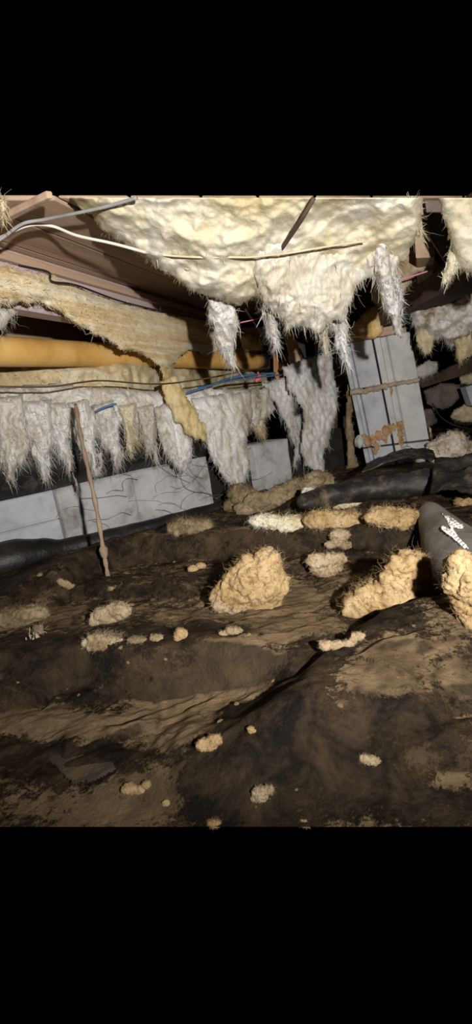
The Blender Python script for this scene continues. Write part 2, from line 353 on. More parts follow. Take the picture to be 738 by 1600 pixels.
#@@GROUND
# ================================================================== GROUND SHEET
NA = PZ(0.0, 1292.0, 0.0); NB = PZ(738.0, 1292.0, 0.0)
NE = (NB-NA)/np.linalg.norm(NB-NA); NF = np.array([-NE[1], NE[0], 0.0])
RIDGES = [  # crest pixels, crest height, width towards the camera, width behind
    ([(-160, 1052), (0, 1027), (60, 1019), (150, 1008), (250, 1007), (340, 1003), (440, 1010), (500, 1022)], .058, .028, .15),
    ([(-120, 965), (0, 940), (60, 924), (150, 918), (250, 918), (330, 925)], .028, .020, .10),
    ([(40, 930), (130, 872), (200, 846), (270, 838), (360, 832), (440, 828), (540, 826), (650, 822), (720, 826)], .060, .026, .16),
    ([(170, 985), (250, 965), (330, 952), (420, 948)], .012, .016, .04),
    ([(420, 905), (500, 872), (560, 868), (640, 876)], .020, .016, .05),
    ([(225, 1285), (330, 1172), (450, 1090), (560, 1010), (640, 957), (700, 932), (790, 920)], .056, .10, .06),
    ([(560, 1182), (640, 1168), (738, 1160), (820, 1150)], .022, .016, .03),
    ([(640, 1210), (738, 1225), (800, 1235)], .012, .010, .03),
    ([(430, 780), (560, 768), (700, 752), (800, 742)], .040, .06, .10),
    ([(60, 1110), (160, 1092), (240, 1085)], .008, .010, .02),
    ([(90, 1180), (180, 1150), (260, 1135)], .008, .010, .02),
    ([(120, 1242), (200, 1200), (300, 1150)], .006, .012, .02),
    ([(330, 1010), (400, 985), (480, 965)], .010, .012, .04),
]
RZ = []
for pts, h, wf, wb in RIDGES:
    p = np.array(pts, float); RZ.append((catmull(PZ(p[:, 0], p[:, 1], h)[:, :2], 40), h, wf, wb))
def height(xy):
    xy = np.asarray(xy, float); z = np.zeros(xy.shape[:-1]); p3 = np.concatenate([xy, np.zeros(xy.shape[:-1]+(1,))], -1)
    wob = np.stack([noise(p3*9+3), noise(p3*9+40)], -1)*.012; q = xy+wob
    best = np.zeros_like(z)
    for L, h, wf, wb in RZ:
        bd = np.full(z.shape, 1e9); sg = np.zeros(z.shape); tt = np.zeros(z.shape)
        for i in range(len(L)-1):
            a, b = L[i], L[i+1]; ab = b-a; rel = q-a; t = np.clip((rel@ab)/(ab@ab), 0, 1); dv = rel-t[..., None]*ab; dd = np.hypot(dv[..., 0], dv[..., 1])
            mnew = dd < bd; bd = np.where(mnew, dd, bd); cr = ab[0]*rel[..., 1]-ab[1]*rel[..., 0]; sg = np.where(mnew, cr, sg); tt = np.where(mnew, (i+t)/(len(L)-1), tt)
        wd = np.where(sg > 0, wb, wf); fade = np.clip(np.minimum(tt, 1-tt)/.10, 0, 1); fade = fade*fade*(3-2*fade)
        prof = np.where(sg > 0, np.exp(-(bd/wd)**1.3), np.exp(-(bd/(wd*1.15))**3.4))
        best = best+np.maximum(h*prof*(.15+.85*fade)-best*.55, 0)
    pr_ = np.stack([p3@np.array([.96, .28, 0]), p3@np.array([-.28, .96, 0]), p3[..., 2]], -1)
    z = best+.010*fbm(p3*5, 3)+.008*fbm(p3*14, 3, billow=True)+.0022*fbm(p3*60, 3)+.007*fbm(pr_*np.array([6.0, 26.0, 1])+5, 3, billow=True)
    v = (xy-NA[:2])@NF[:2]; fd = np.clip(v/.09, 0, 1); return z*(fd*fd*(3-2*fd))
NU, NV = 430, 520
U = np.linspace(0, 1, NU); vv = .0+3.1*(np.geomspace(1, 18, NV)-1)/17
G_u, G_v = np.meshgrid(U, vv)
half = .62+G_v*.85; mid = np.linalg.norm(NB-NA)/2
GX = NA+NE*(mid+(G_u-.5)*2*half)[..., None]+NF*G_v[..., None]
GZ = height(GX[..., :2]); GX[..., 2] = GZ
def ground_z(x, y): return float(height(np.array([[x, y]]))[0])
def ground_hit(px, py):
    d = ray(px, py); d = d/np.linalg.norm(d); ts = np.linspace(.25, 3.2, 700); P = CAM+ts[:, None]*d
    below = np.nonzero(P[:, 2] < height(P[:, :2]))[0]
    return P[below[0]] if len(below) else PZ(px, max(py, 760), 0.0)

def ground_material():
    m = bpy.data.materials.new('dusty_ground_plastic'); m.use_nodes = True; nt = m.node_tree; N = nt.nodes; L = nt.links; b = N['Principled BSDF']
    tc = N.new('ShaderNodeTexCoord')
    def nz(s, det=8, r=.65, dis=0.0, st=(1, 1, 1)):
        mp = N.new('ShaderNodeMapping'); mp.inputs['Scale'].default_value = st; L.new(tc.outputs['Object'], mp.inputs[0])
        n = N.new('ShaderNodeTexNoise'); n.inputs['Scale'].default_value = s; n.inputs['Detail'].default_value = det; n.inputs['Roughness'].default_value = r; n.inputs['Distortion'].default_value = dis
        L.new(mp.outputs[0], n.inputs[0]); return n.outputs[0]
    def math_(op, a, bb):
        n = N.new('ShaderNodeMath'); n.operation = op
        for k, v in enumerate((a, bb)):
            if isinstance(v, (int, float)): n.inputs[k].default_value = v
            else: L.new(v, n.inputs[k])
        return n.outputs[0]
    def ramp(v, p0, p1, c0=(0, 0, 0), c1=(1, 1, 1)):
        r = N.new('ShaderNodeValToRGB'); L.new(v, r.inputs[0]); e = r.color_ramp.elements; e[0].position = p0; e[1].position = p1; e[0].color = (*c0, 1); e[1].color = (*c1, 1); return r.outputs[0]
    big = nz(13, 10, .7, .6, (1, 1.6, 1)); fine = nz(75, 12, .8, .4, (1, 1.3, 1)); grit = nz(300, 6, .8)
    geo = N.new('ShaderNodeNewGeometry'); sx = N.new('ShaderNodeSeparateXYZ'); L.new(geo.outputs['Normal'], sx.inputs[0]); lie = ramp(sx.outputs[2], .80, .985); at = N.new('ShaderNodeAttribute'); at.attribute_name = 'dust'
    s = math_('ADD', math_('ADD', math_('MULTIPLY', big, .9), math_('MULTIPLY', fine, .95)), math_('MULTIPLY', math_('SUBTRACT', at.outputs['Fac'], .5), .55))
    s = math_('ADD', s, math_('MULTIPLY', math_('SUBTRACT', grit, .5), .55)); dust = math_('MULTIPLY', ramp(s, .90, 1.02), math_('ADD', math_('MULTIPLY', lie, .85), .15))
    dcol = ramp(nz(14, 8), .3, .7, (.10, .067, .037), (.30, .21, .118))
    pcol = ramp(nz(22, 10, .75, .5), .42, .66, (.009, .007, .005), (.060, .039, .023))
    mx = N.new('ShaderNodeMix'); mx.data_type = 'RGBA'; L.new(dust, mx.inputs[0]); L.new(pcol, mx.inputs[6]); L.new(dcol, mx.inputs[7])
    L.new(mx.outputs[2], b.inputs['Base Color'])
    rr = ramp(dust, 0, 1, (.5, .5, .5), (.95, .95, .95)); L.new(rr, b.inputs['Roughness']); b.inputs['Specular IOR Level'].default_value = .12
    bp = N.new('ShaderNodeBump'); bp.inputs['Strength'].default_value = .9; bp.inputs['Distance'].default_value = .005
    L.new(math_('ADD', nz(70, 8, .7), math_('MULTIPLY', dust, .5)), bp.inputs['Height']); L.new(bp.outputs[0], b.inputs['Normal'])
    return m
M['ground'] = ground_material()
gi = np.arange(NU*NV).reshape(NV, NU)
gf = np.stack([gi[:-1, :-1], gi[:-1, 1:], gi[1:, 1:], gi[1:, :-1]], -1).reshape(-1, 4)
floor = link('floor', GX.reshape(-1, 3), gf, 'ground'); tag(floor, 'dark brown dusty plastic ground sheet lying in folds', kind='structure')
# where the dust lies on the sheet (patches with a shape of their own)
DUST = [(420, 1145, 60, 40, -.5), (520, 1075, 60, 40, -.5), (600, 1015, 70, 40, -.5), (340, 1215, 70, 45, -.5), (370, 1095, 50, 25, .6), (300, 1165, 50, 30, .5), (470, 1035, 60, 14, .5), (100, 1120, 100, 20, .5), (200, 1240, 80, 25, .5), (630, 1090, 110, 45, .5), (560, 1130, 60, 30, .4), (700, 1010, 60, 40, .3), (120, 1125, 120, 25, .5), (300, 1090, 160, 40, .35), (440, 1060, 80, 30, .4),
        (700, 1205, 60, 14, .5), (250, 1220, 80, 40, .4), (60, 1250, 80, 40, .2), (380, 960, 120, 30, .4), (520, 930, 90, 35, .35), (200, 1050, 170, 24, -.25),
        (90, 970, 90, 30, .3), (360, 860, 140, 20, .2), (470, 1010, 120, 12, .4), (620, 1270, 120, 40, .15),
        (480, 1120, 90, 60, -.35), (350, 1220, 90, 50, -.35), (640, 1160, 70, 16, -.6), (520, 1200, 90, 30, -.3), (60, 1060, 70, 26, -.5), (330, 1040, 90, 22, -.5),
        (150, 1110, 50, 20, -.6), (130, 1180, 110, 22, -.6), (300, 850, 40, 14, -.5), (560, 850, 60, 18, -.4), (640, 1240, 90, 30, -.3), (40, 900, 90, 20, -.5)]
dv = np.full(GX.shape[:2], .5)
rel = GX-CAM; zc = rel@_fw; gpx = 369+F*(rel@RT)/np.maximum(zc, .05); gpy = 800-F*(rel@UP)/np.maximum(zc, .05)
for (px, py, rx, ry, a) in DUST:
    c = PZ(px, py, .015); ex = PZ(px+rx, py, .015)-c; ey = PZ(px, py-ry, .015)-c
    A = np.array([[ex[0], ey[0]], [ex[1], ey[1]]]); uvw = (GX[..., :2]-c[:2])@np.linalg.inv(A).T
    dv += a*np.exp(-(uvw**2).sum(-1))
at = floor.data.attributes.new('dust', 'FLOAT', 'POINT'); at.data.foreach_set('value', np.clip(dv, 0, 1).reshape(-1))
#@@STRUCTURE
# ================================================================== CEILING: floor deck and joists above
DZ = .70
CA = PZ(0.0, 308.0, DZ); CB = PZ(738.0, 308.0, DZ); CE = (CB-CA)/np.linalg.norm(CB-CA); CF = np.array([-CE[1], CE[0], 0.0])
def near_l(s, back=.010): return float((CA@CF+back-s*(JN@CF))/(JD@CF))
ceiling = empty('ceiling', (0, 1.5, DZ)); tag(ceiling, 'underside of a brown plank floor on joists', kind='structure')
def plank(name, s0, s1, z0, z1, l1, m, back=.010, l0=None):
    c = []
    for s in (s0, s1):
        la = near_l(s, back) if l0 is None else l0
        for l in (la, l1):
            for z in (z0, z1): c.append(s*JN+l*JD+np.array([0, 0, z]))
    o = link(name, np.array(c), [(0, 1, 3, 2), (4, 6, 7, 5), (0, 4, 5, 1), (2, 3, 7, 6), (0, 2, 6, 4), (1, 5, 7, 3)], m, ceiling, smooth=False)
    return bevel(o, .0025)
s = -1.75; k = 0
while s < 0.95:
    wd = .085+.02*((k*37) % 5)/5
    plank('plank', s, s+wd-.004, DZ+.0015*((k*53) % 3), DZ+.008, 3.6, 'wood'); s += wd; k += 1
for sj in (-1.55, -1.17, -.776, -.38, .02, .42):
    plank('joist', sj-.02, sj+.02, .585, DZ+.001, 3.4, 'woodstain' if sj == -.776 else 'wood', back=.02)
# ledger strips nailed along the stained joist
plank('ledger', -.757, -.742, .672, .690, 3.2, 'wood', back=.02)

# ================================================================== BLOCK WALL
wall = empty('wall_back', WN*-1.36+np.array([0, 0, 0])); tag(wall, 'low grey concrete block wall behind the ground sheet', kind='structure')
def wpt(l, q, z): return WD*l+WN*q+np.array([0, 0, z])
def wl(px, py, q=-1.362): return float(PW(px, py, q)@WD)
def wbox(name, l0, l1, q0, q1, z0, z1, m, bev=.003):
    V = np.array([wpt(l, q, z) for l in (l0, l1) for q in (q0, q1) for z in (z0, z1)])
    o = link(name, V, [(0, 1, 3, 2), (4, 6, 7, 5), (0, 4, 5, 1), (2, 3, 7, 6), (0, 2, 6, 4), (1, 5, 7, 3)], m, wall, smooth=False); return bevel(o, bev)
J1 = wl(95.0, 812.0)
def rough_block(l0, l1, z0, z1, m, seed, amp=.004, bot=0.0):
    nl, nz_ = 40, 16; A, B = np.meshgrid(np.linspace(l0, l1, nl), np.linspace(z0, z1, nz_))
    P = wpt(0, 0, 0)+A[..., None]*WD+B[..., None]*np.array([0, 0, 1.0])
    e = np.minimum(np.minimum(A-l0, l1-A), np.minimum(B-z0, z1-B)); rnd = .004*np.clip(1-e/.006, 0, 1)**2
    q = -1.362+amp*fbm(P*14+seed, 4)-rnd
    P = P+WN*q[..., None]; back = P-WN*.14
    V = np.concatenate([P.reshape(-1, 3), back.reshape(-1, 3)]); n = nl*nz_; g = np.arange(n).reshape(nz_, nl)
    Fc = np.stack([g[:-1, :-1], g[:-1, 1:], g[1:, 1:], g[1:, :-1]], -1).reshape(-1, 4).tolist()
    for e_ in (g[0], g[-1], g[:, 0], g[:, -1]):
        Fc += [(int(a), int(b), int(b)+n, int(a)+n) for a, b in zip(e_[:-1], e_[1:])]
    return link('block', V, Fc, m, wall)
for i, (z0, z1) in enumerate(((-.06, .092), (.096, .178))):
    rough_block(J1-.40, J1-.003, z0, z1, 'concrete', 3+i)
    rough_block(J1-.80, J1-.404, z0, z1, 'concrete', 13+i)
rough_block(J1+.004, J1+.23, -.06, .180, 'parge', 7, .006)
rough_block(J1+.234, wl(328., 745.), -.06, .182, 'parge', 8, .009)
rough_block(wl(398., 715.), wl(452., 700.), -.06, .180, 'parge', 9, .009)
wbox('mortar_bed', J1-.8, J1+1.2, -1.52, -1.40, -.06, .174, 'mortardark')

# ================================================================== GIRDER AND PIER
girder = empty('wood_girder', (.68, 1.6, .53)); tag(girder, 'dark wooden girder resting on the concrete block pier', 'beam')
for i, (x0, x1) in enumerate(((.62, .66), (.664, .704), (.708, .75))):
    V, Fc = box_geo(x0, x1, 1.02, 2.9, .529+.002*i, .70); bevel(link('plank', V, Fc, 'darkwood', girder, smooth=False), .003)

pier = empty('concrete_block_pier', (.72, 1.97, 0)); tag(pier, 'leaning stack of grooved grey concrete blocks under the girder', 'pier')
PY0 = 1.83; PB = PY(np.array(574.0), np.array(728.0), PY0)
yaw = math.radians(-15); LEAN = .115; PDEP = np.array([-math.sin(yaw), math.cos(yaw), 0.0])
def PF(px, py, off=0.0): d = ray(np.array(float(px)), np.array(float(py))); return CAM+d*(((PB-CAM)@PDEP-off)/(d@PDEP))
def pier_block(x0, x1, z0, z1, m, flip=False):
    w_ = x1-x0; pr = [(0, .004), (.016, .004), (.019, .018), (.031, .018), (.036, .001), (w_-.004, 0), (w_, .003), (w_, .30), (0, .30)]
    if flip: pr = [(0, .002), (.003, 0), (.022, 0), (.025, .018), (.043, .014), (.050, .004), (.072, 0), (w_, 0), (w_, .30), (0, .30)]
    n = len(pr); V = []
    for z in (z0, z1):
        for (a, b) in pr:
            lx, ly = x0+a, b; lean = -(z-.0)*LEAN
            V.append((PB[0]+(lx)*math.cos(yaw)-ly*math.sin(yaw)+lean, PY0+lx*math.sin(yaw)+ly*math.cos(yaw), z))
    Fc = [tuple(range(n-1, -1, -1)), tuple(range(n, 2*n))]+[(i, (i+1) % n, (i+1) % n+n, i+n) for i in range(n)]
    return bevel(link('block', np.array(V), Fc, m, pier, smooth=False), .0022)
PBr = PF(677, 716); PWID = float((PBr[0]-PB[0]+(PBr[2]-PB[2])*LEAN)/math.cos(yaw)); hw = PWID*.47
for (z0, z1) in ((-.04, .086), (.093, .314), (.322, .494)):
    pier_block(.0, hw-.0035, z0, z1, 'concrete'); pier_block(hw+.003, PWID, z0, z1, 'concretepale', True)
def pier_pt(lx, z, ly=-.004): return np.array([PB[0]+lx*math.cos(yaw)-ly*math.sin(yaw)-z*LEAN, PY0+lx*math.sin(yaw)+ly*math.cos(yaw), z])
def mortar_row(name, x0, x1, z, r, m, seed, n=26, wav=.006):
    P = np.array([pier_pt(x, z+wav*noise(np.array([x*30, seed, 0.0]))*2) for x in np.linspace(x0, x1, n)])
    R = r*(1+.5*np.array([float(noise(np.array([x*60, seed+5, 1.0]))) for x in np.linspace(0, .3, n)])*1.6)
    V, Fc = tube_geo(P, R, 10, flat=1.0, flatdir=(0, 0, 1)); V = V+(.004*fbm(V*70+seed, 3))[:, None]*np.array([.4, -1, .8]); return link(name, V, Fc, m, pier)
mortar_row('mortar_joint', -.004, PWID*.55, .312, .011, 'mortar', 2); mortar_row('mortar_joint', PWID*.5, PWID+.004, .318, .008, 'mortar', 9)
for i, (px, py, r) in enumerate([(608, 612, 7), (604, 604, 6), (575, 690, 8), (585, 686, 8), (594, 679, 9), (606, 672, 10), (616, 668, 9), (626, 666, 7), (590, 698, 7), (603, 684, 8), (627, 690, 6), (626, 679, 6), (570, 684, 6), (588, 706, 5)]):
    c = PF(px, py, .0); V, Fc = lump_geo(c+np.array([0, .0, 0]), np.array([1, .35, 1.25])*r*.72*PY0/F, i*3.7, .6, 2.5, 3); link('mortar_crumb', V, Fc, 'rustmortar', pier)
for i, (px, py, rx, ry) in enumerate([(646, 712, 14, 8), (660, 714, 10, 8), (636, 706, 9, 7), (562, 690, 6, 8)]):
    c = PF(px, py, .004); V, Fc = lump_geo(c, np.array([rx, 8, ry])*1.92/F, 50+i*3.7, .7, 2.5, 3); link('mortar_crumb', V, Fc, 'concretepale', pier)
sh = empty('wood_shim', pier_pt(.1, .495, .1)); tag(sh, 'thin brown wooden shim wedged between pier and girder', 'shim')
prism('board', [pier_pt(-.01, .495, -.012), pier_pt(PWID*.95, .495, -.012), pier_pt(PWID*.95, .495, .26), pier_pt(-.01, .495, .26)], (0, 0, .016), 'wood', sh)
prism('board', [pier_pt(.03, .5115, .01), pier_pt(PWID*.9, .5115, .01), pier_pt(PWID*.9, .5115, .26), pier_pt(.03, .5115, .26)], (0, 0, .016), 'wood', sh)

# ================================================================== PIPE
PP = np.array([PY(np.array(a), np.array(b), Y) for a, b, Y in ((-140., 541., .93), (0., 549., 1.10), (200., 556., 1.50), (407., 565., 2.02))])
pipe = empty('drain_pipe', PP[0]); tag(pipe, 'orange pipe with a brown coupling running under the joists', 'pipe')
V, Fc = tube_geo(catmull(PP, 40), .0335, 24); link('pipe_body', V, Fc, 'pipe', pipe)
dirp = (PP[3]-PP[2])/np.linalg.norm(PP[3]-PP[2]); e0 = PP[3]
V, Fc = tube_geo([e0-dirp*.012, e0+dirp*.012], .040, 24); bevel(link('clamp_ring', V, Fc, 'cable_black', pipe, False), .002)
V, Fc = tube_geo([e0+dirp*.010, e0+dirp*.12], .036, 24); link('coupling', V, Fc, 'pipedark', pipe, False)
V, Fc = tube_geo([e0+dirp*.12, e0+dirp*.21], .0345, 24); bevel(link('end_cap', V, Fc, 'pipe', pipe, False), .004)
#@@INSULATION
# ================================================================== INSULATION ABOVE
DOWN = np.array([0, 0, -1.0])
# big sagging batt in the middle
def big_d(X, Y): return (.84+.0012*(Y-308)+.00022*np.clip(X-420, 0, 300)+.03*np.sin(X/70.0)*np.sin(Y/60.0+1))
def big_surf(X, Y): return PY(X, Y, big_d(X, Y))
slab('sagging_insulation_batt', [(104, 308), (132, 335), (160, 362), (195, 388), (222, 404), (236, 416), (262, 430), (290, 455), (330, 466), (372, 482), (395, 468), (410, 478),
      (440, 492), (470, 500), (505, 502), (532, 485), (548, 452), (575, 435), (600, 438), (622, 422), (634, 410), (655, 370), (664, 308)], big_surf, .075, 'cream',
     'huge cream fibreglass batt sagging from the floor joists', step=2.6, amp=.042, nscale=10, rag=7, edge=22, fib=900, flen=(.004, .014), fuzz=0, seed=2, fine=.007, skip=(22,), edgefib=.35, locks=40, lockr=(.0006, .0016))
WH = 'tufts torn from the sagging batt'
HT = [('long white tuft hanging beside the dangling stick, over the pipe', [(338, 462, 30), (348, 492, 46), (352, 522, 42), (356, 550, 18), (366, 578, 6)], 1.06, 'white'),
      ('thin white tuft dangling over the brown pipe coupling', [(412, 455, 30), (422, 490, 22), (428, 520, 16), (433, 548, 8)], 1.08, 'white'),
      ('slim cream-white tuft hanging beside the wooden hanger', [(492, 462, 40), (500, 500, 28), (506, 530, 16), (510, 556, 5)], 0, 'creamwhite'),
      ('split white tuft hanging against the pier corner', [(520, 470, 36), (530, 510, 26), (538, 545, 18), (548, 578, 6)], 0, 'white'),
      ('short white lock beside the long white streamer', [(618, 430, 12), (625, 465, 11), (624, 490, 8), (621, 508, 4)], 0, 'white'),
      ('long white streamer falling from the batt onto the pier top', [(590, 312, 30), (596, 380, 32), (604, 440, 28), (612, 480, 22), (622, 512, 16), (628, 528, 8)], 1.02, 'white'),
      ('cream tuft hanging at the torn rim of the sagging batt beside the girder', [(640, 308, 26), (648, 340, 20), (655, 362, 12), (657, 380, 4)], .90, 'cream')]
for lb, ln, Yd, mm in HT:
    shred('hanging_insulation_tuft', ln, (lambda Yd: lambda X, Y: PY(X, Y, big_d(X, Y)+.045-.085*np.clip((Y-Yd)/110, 0, 1)))(ln[0][1]), .035, mm, lb, group=WH, fib=350, flen=(.008, .028), fuzz=150, locks=24, amp=.026, rag=7, nstretch=(1, 1, .5))
slab('shredded_insulation_sheet', [(392, 330), (430, 316), (520, 322), (600, 314), (628, 340), (626, 400), (618, 440), (602, 446), (578, 432), (558, 448), (540, 505), (520, 505), (500, 524), (470, 512), (448, 516), (432, 492), (412, 476), (398, 440), (384, 400), (382, 360)],
     lambda X, Y: PY(X, Y, big_d(X, Y)+.050-.092*np.clip((Y-318)/140, 0, 1)), .05, 'creamwhite', 'shredded white fibreglass sheet drooping from the middle of the sagging batt', step=2.2, amp=.034, nscale=20,
     nstretch=(1, 1, .38), rag=7, edge=24, fib=500, flen=(.008, .03), locks=110, lockr=(.0006, .0018), fine=.009, ragx=12, ragy=34, seed=71)
# fibreglass pad hanging beside the girder at the frame's right
slab('insulation_batt', [(683, 308), (690, 340), (702, 375), (712, 410), (722, 425), (738, 432), (800, 440), (800, 308)], lambda X, Y: PY(X, Y, .88+.0008*(Y-308)), .07, 'cream',
     'cream fibreglass batt hanging beside the girder', step=2.6, amp=.025, nscale=10, rag=4, fib=250, flen=(.005, .02), fuzz=0, locks=20, seed=9, skip=(7, 6))
shred('hanging_insulation_tuft', [(715, 390, 26), (708, 410, 24), (702, 430, 18), (695, 445, 6)], lambda X, Y: PY(X, Y, .97), .03, 'cream', 'cream tuft drooping from the batt beside the girder', group=WH)
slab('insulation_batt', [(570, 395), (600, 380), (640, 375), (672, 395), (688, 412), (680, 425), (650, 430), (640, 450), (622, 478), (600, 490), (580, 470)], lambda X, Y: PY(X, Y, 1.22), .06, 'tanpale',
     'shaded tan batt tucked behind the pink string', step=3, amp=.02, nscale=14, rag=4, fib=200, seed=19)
slab('insulation_batt', [(640, 482), (660, 470), (690, 458), (720, 446), (760, 440), (800, 450), (800, 520), (738, 520), (720, 556), (705, 545), (690, 530), (672, 535), (655, 515), (645, 505)],
     lambda X, Y: PY(X, Y, 1.55+.0008*(Y-450)), .07, 'grubby', 'grubby white shaggy batt hanging below the girder beside the blue wires', step=2.6, amp=.060, nscale=18, rag=8, fib=1200, seed=29, flen=(.006, .03), locks=80, fuzz=500)
for i, (ln, lb) in enumerate([([(668, 510, 34), (664, 535, 26), (668, 556, 8)], 'curled dirty tuft beside the blue wires'), ([(722, 520, 36), (724, 545, 30), (716, 566, 8)], 'dirty tuft hanging below the shaggy batt by the girder')]):
    shred('hanging_insulation_tuft', ln, lambda X, Y: PY(X, Y, 1.60), .04, 'dusty', lb, group=WH)
# long yellow batt strapped under the stained joist
slab('insulation_batt', [(-120, 380), (0, 412), (60, 424), (110, 442), (180, 470), (250, 486), (330, 502), (420, 528), (420, 560), (380, 552), (330, 560), (300, 548), (280, 560), (262, 580), (240, 566), (215, 552), (190, 546),
      (160, 530), (120, 508), (90, 486), (60, 474), (0, 478), (-120, 455)], lambda X, Y: PS(X, Y, -.70), .07, 'yellow', 'long yellow batt slung under the purple-stained joist',
     step=2.6, amp=.020, nscale=20, nstretch=np.stack([JD*.25, JN*1.2, np.array([0, 0, 2.4])], 1), rag=5, edge=24, fib=1500, flen=(.005, .018), fuzz=1500, seed=33, fine=.009, edgefib=.35, locks=260, lockr=(.0006, .0018), fdir=JD*.8+np.array([0, 0, -.5]))
shred('hanging_insulation_tuft', [(258, 556, 30), (262, 580, 22), (266, 606, 10)], lambda X, Y: PS(X, Y, -.72), .03, 'shredyellow', 'short yellow tuft hanging from the long yellow batt', group=WH)
slab('insulation_batt', [(-60, 468), (0, 476), (22, 474), (30, 488), (14, 506), (0, 518), (-60, 520)], lambda X, Y: PS(X, Y, -.76), .04, 'greywhite', 'grey pad bulging above the orange pipe', step=3, rag=3, fib=120, seed=41, amp=.012)
# rear insulation behind the pipe
slab('insulation_blanket', [(-140, 555), (0, 560), (120, 562), (260, 570), (420, 568), (520, 556), (560, 540), (560, 600), (500, 620), (420, 640), (330, 650), (220, 640), (120, 632), (40, 636), (-140, 650)],
     lambda X, Y: PW(X, Y, -1.36-.42*np.clip((X-200)/220, 0, 1)), .07, 'dusty', 'dusty yellow and grey fibreglass blanket behind the orange pipe', step=2.6, amp=.040, nscale=13, rag=6, fib=1200, flen=(.005, .018), seed=51, fine=.01, locks=80, fuzz=1200)
slab('insulation_curtain', [(-140, 606), (0, 604), (80, 598), (160, 604), (240, 610), (330, 606), (420, 606), (430, 640), (400, 672), (380, 650), (330, 690), (300, 660), (262, 700), (245, 655), (222, 690), (206, 660), (185, 668), (170, 700), (140, 672), (118, 700), (96, 668), (80, 705), (45, 690), (25, 715), (0, 690), (-60, 705), (-140, 680)],
     lambda X, Y: PW(X, Y, -1.285), .05, 'greywhite', 'torn grey-white fibreglass curtain behind the hanging tufts', step=2.4, amp=.035, nscale=30, rag=9, edge=14, fib=900, flen=(.008, .03), fuzz=900, locks=160, ragx=12, ragy=34, fine=.008, seed=61)
RW = 'shredded tufts hanging over the block wall'
RT_ = [
 ([(-40, 620, 60), (-35, 690, 60), (-30, 745, 12)], -1.25, 'greywhite', 'ragged grey tuft over the block wall, end of the row'),
 ([(14, 618, 46), (20, 670, 54), (18, 720, 36), (14, 752, 8)], -1.25, 'greywhite', 'wide ragged white tuft over the block wall beside the end tuft'),
 ([(58, 625, 46), (62, 680, 48), (66, 715, 28), (74, 752, 6)], -1.24, 'white', 'white tuft with a pointed tip between two ragged tufts'),
 ([(95, 628, 40), (96, 672, 30), (104, 712, 18), (122, 770, 4)], -1.25, 'greywhite', 'grey tuft trailing one thin lock over the wall'),
 ([(122, 625, 34), (134, 668, 34), (144, 710, 24), (150, 745, 10)], -1.23, 'white', 'bright white tuft above the long brown strand'),
 ([(160, 628, 38), (170, 675, 34), (178, 708, 22), (184, 730, 6)], -1.25, 'white', 'white tuft between the brown strand and a cream tuft'),
 ([(198, 630, 34), (202, 668, 26), (204, 692, 18), (205, 714, 6)], -1.26, 'cream', 'short cream tuft over the dark belly wrap'),
 ([(226, 632, 34), (234, 672, 26), (240, 700, 14), (243, 722, 4)], -1.26, 'greywhite', 'narrow grey tuft beside the short cream tuft'),
 ([(256, 630, 44), (270, 670, 46), (280, 705, 44), (284, 738, 18)], -1.24, 'white', 'full white tuft under the yellow torn strip'),
 ([(345, 615, 100), (350, 660, 88), (358, 705, 66), (368, 740, 40), (378, 770, 8)], -1.26, 'greywhite', 'large shaggy white tuft reaching down to the wall foot'),
 ([(398, 620, 44), (402, 652, 28), (412, 690, 6)], -1.30, 'dusty', 'small dusty tuft under the red connector'),
 ([(436, 590, 66), (445, 620, 40), (452, 655, 22), (460, 690, 5)], -1.36, 'white', 'white tuft behind the scorched wooden strip'),
 ([(478, 560, 84), (492, 605, 76), (500, 645, 56), (492, 690, 44), (490, 715, 38), (502, 745, 14)], -1.30, 'white', 'long white tuft with a split foot beside the pier'),
 ([(462, 650, 20), (466, 690, 10), (458, 730, 3)], -1.36, 'white', 'thin white lock beside the long split tuft'),
]
for ln, q, mm, lb in RT_:
    shred('insulation_tuft', ln, (lambda q: lambda X, Y: PW(X, Y, q))(q), .05, mm, lb, group=RW, fib=300, flen=(.01, .035), fuzz=260, amp=.034, nscale=36, locks=70, lockr=(.0006, .0020), rag=10, nstretch=(1, 1, .5))
shred('insulation_strip', [(262, 590, 30), (276, 622, 34), (292, 650, 36), (308, 672, 32), (320, 690, 10)], lambda X, Y: PW(X, Y, -1.20), .03, 'shredyellow', 'torn bright yellow strip dangling in front of the white tufts', fib=260, amp=.02, nscale=34, nstretch=(1, 1, .6))
slab('pink_fibre_pad', [(232, 690), (250, 684), (262, 700), (256, 718), (236, 716)], lambda X, Y: PW(X, Y, -1.33), .02, 'pinkfoam', 'small pink fibre pad peeking between white tufts', step=2, amp=.01, nscale=60, rag=3, fib=120, fdown=False)
# sagging black belly wrap above the wall
bw = [wpt(l, -1.30+.02*math.sin(l*9), 0) for l in np.linspace(J1-.9, J1+.50, 60)]
GR = []
for i, p in enumerate(bw):
    for j, a in enumerate(np.linspace(0, 1, 18)):
        ang = a*math.pi*1.05
        sg_ = .045*math.sin(i*.37)*.4
        GR.append(p+WN*(-.05+.058*math.sin(ang))+np.array([0, 0, .183+.20*a-.02*math.sin(ang)+.012*math.sin(i*.6)*math.sin(ang)]))
GR = np.array(GR)+(.008*fbm(np.array(GR)*18, 3))[:, None]*WN
g = np.arange(60*18).reshape(60, 18)
bwo = link('belly_wrap', GR, np.stack([g[:-1, :-1], g[1:, :-1], g[1:, 1:], g[:-1, 1:]], -1).reshape(-1, 4), 'belly'); bwo.modifiers.new('thickness', 'SOLIDIFY').thickness = .003
tag(bwo, 'black plastic belly wrap sagging above the block wall', 'plastic sheet')
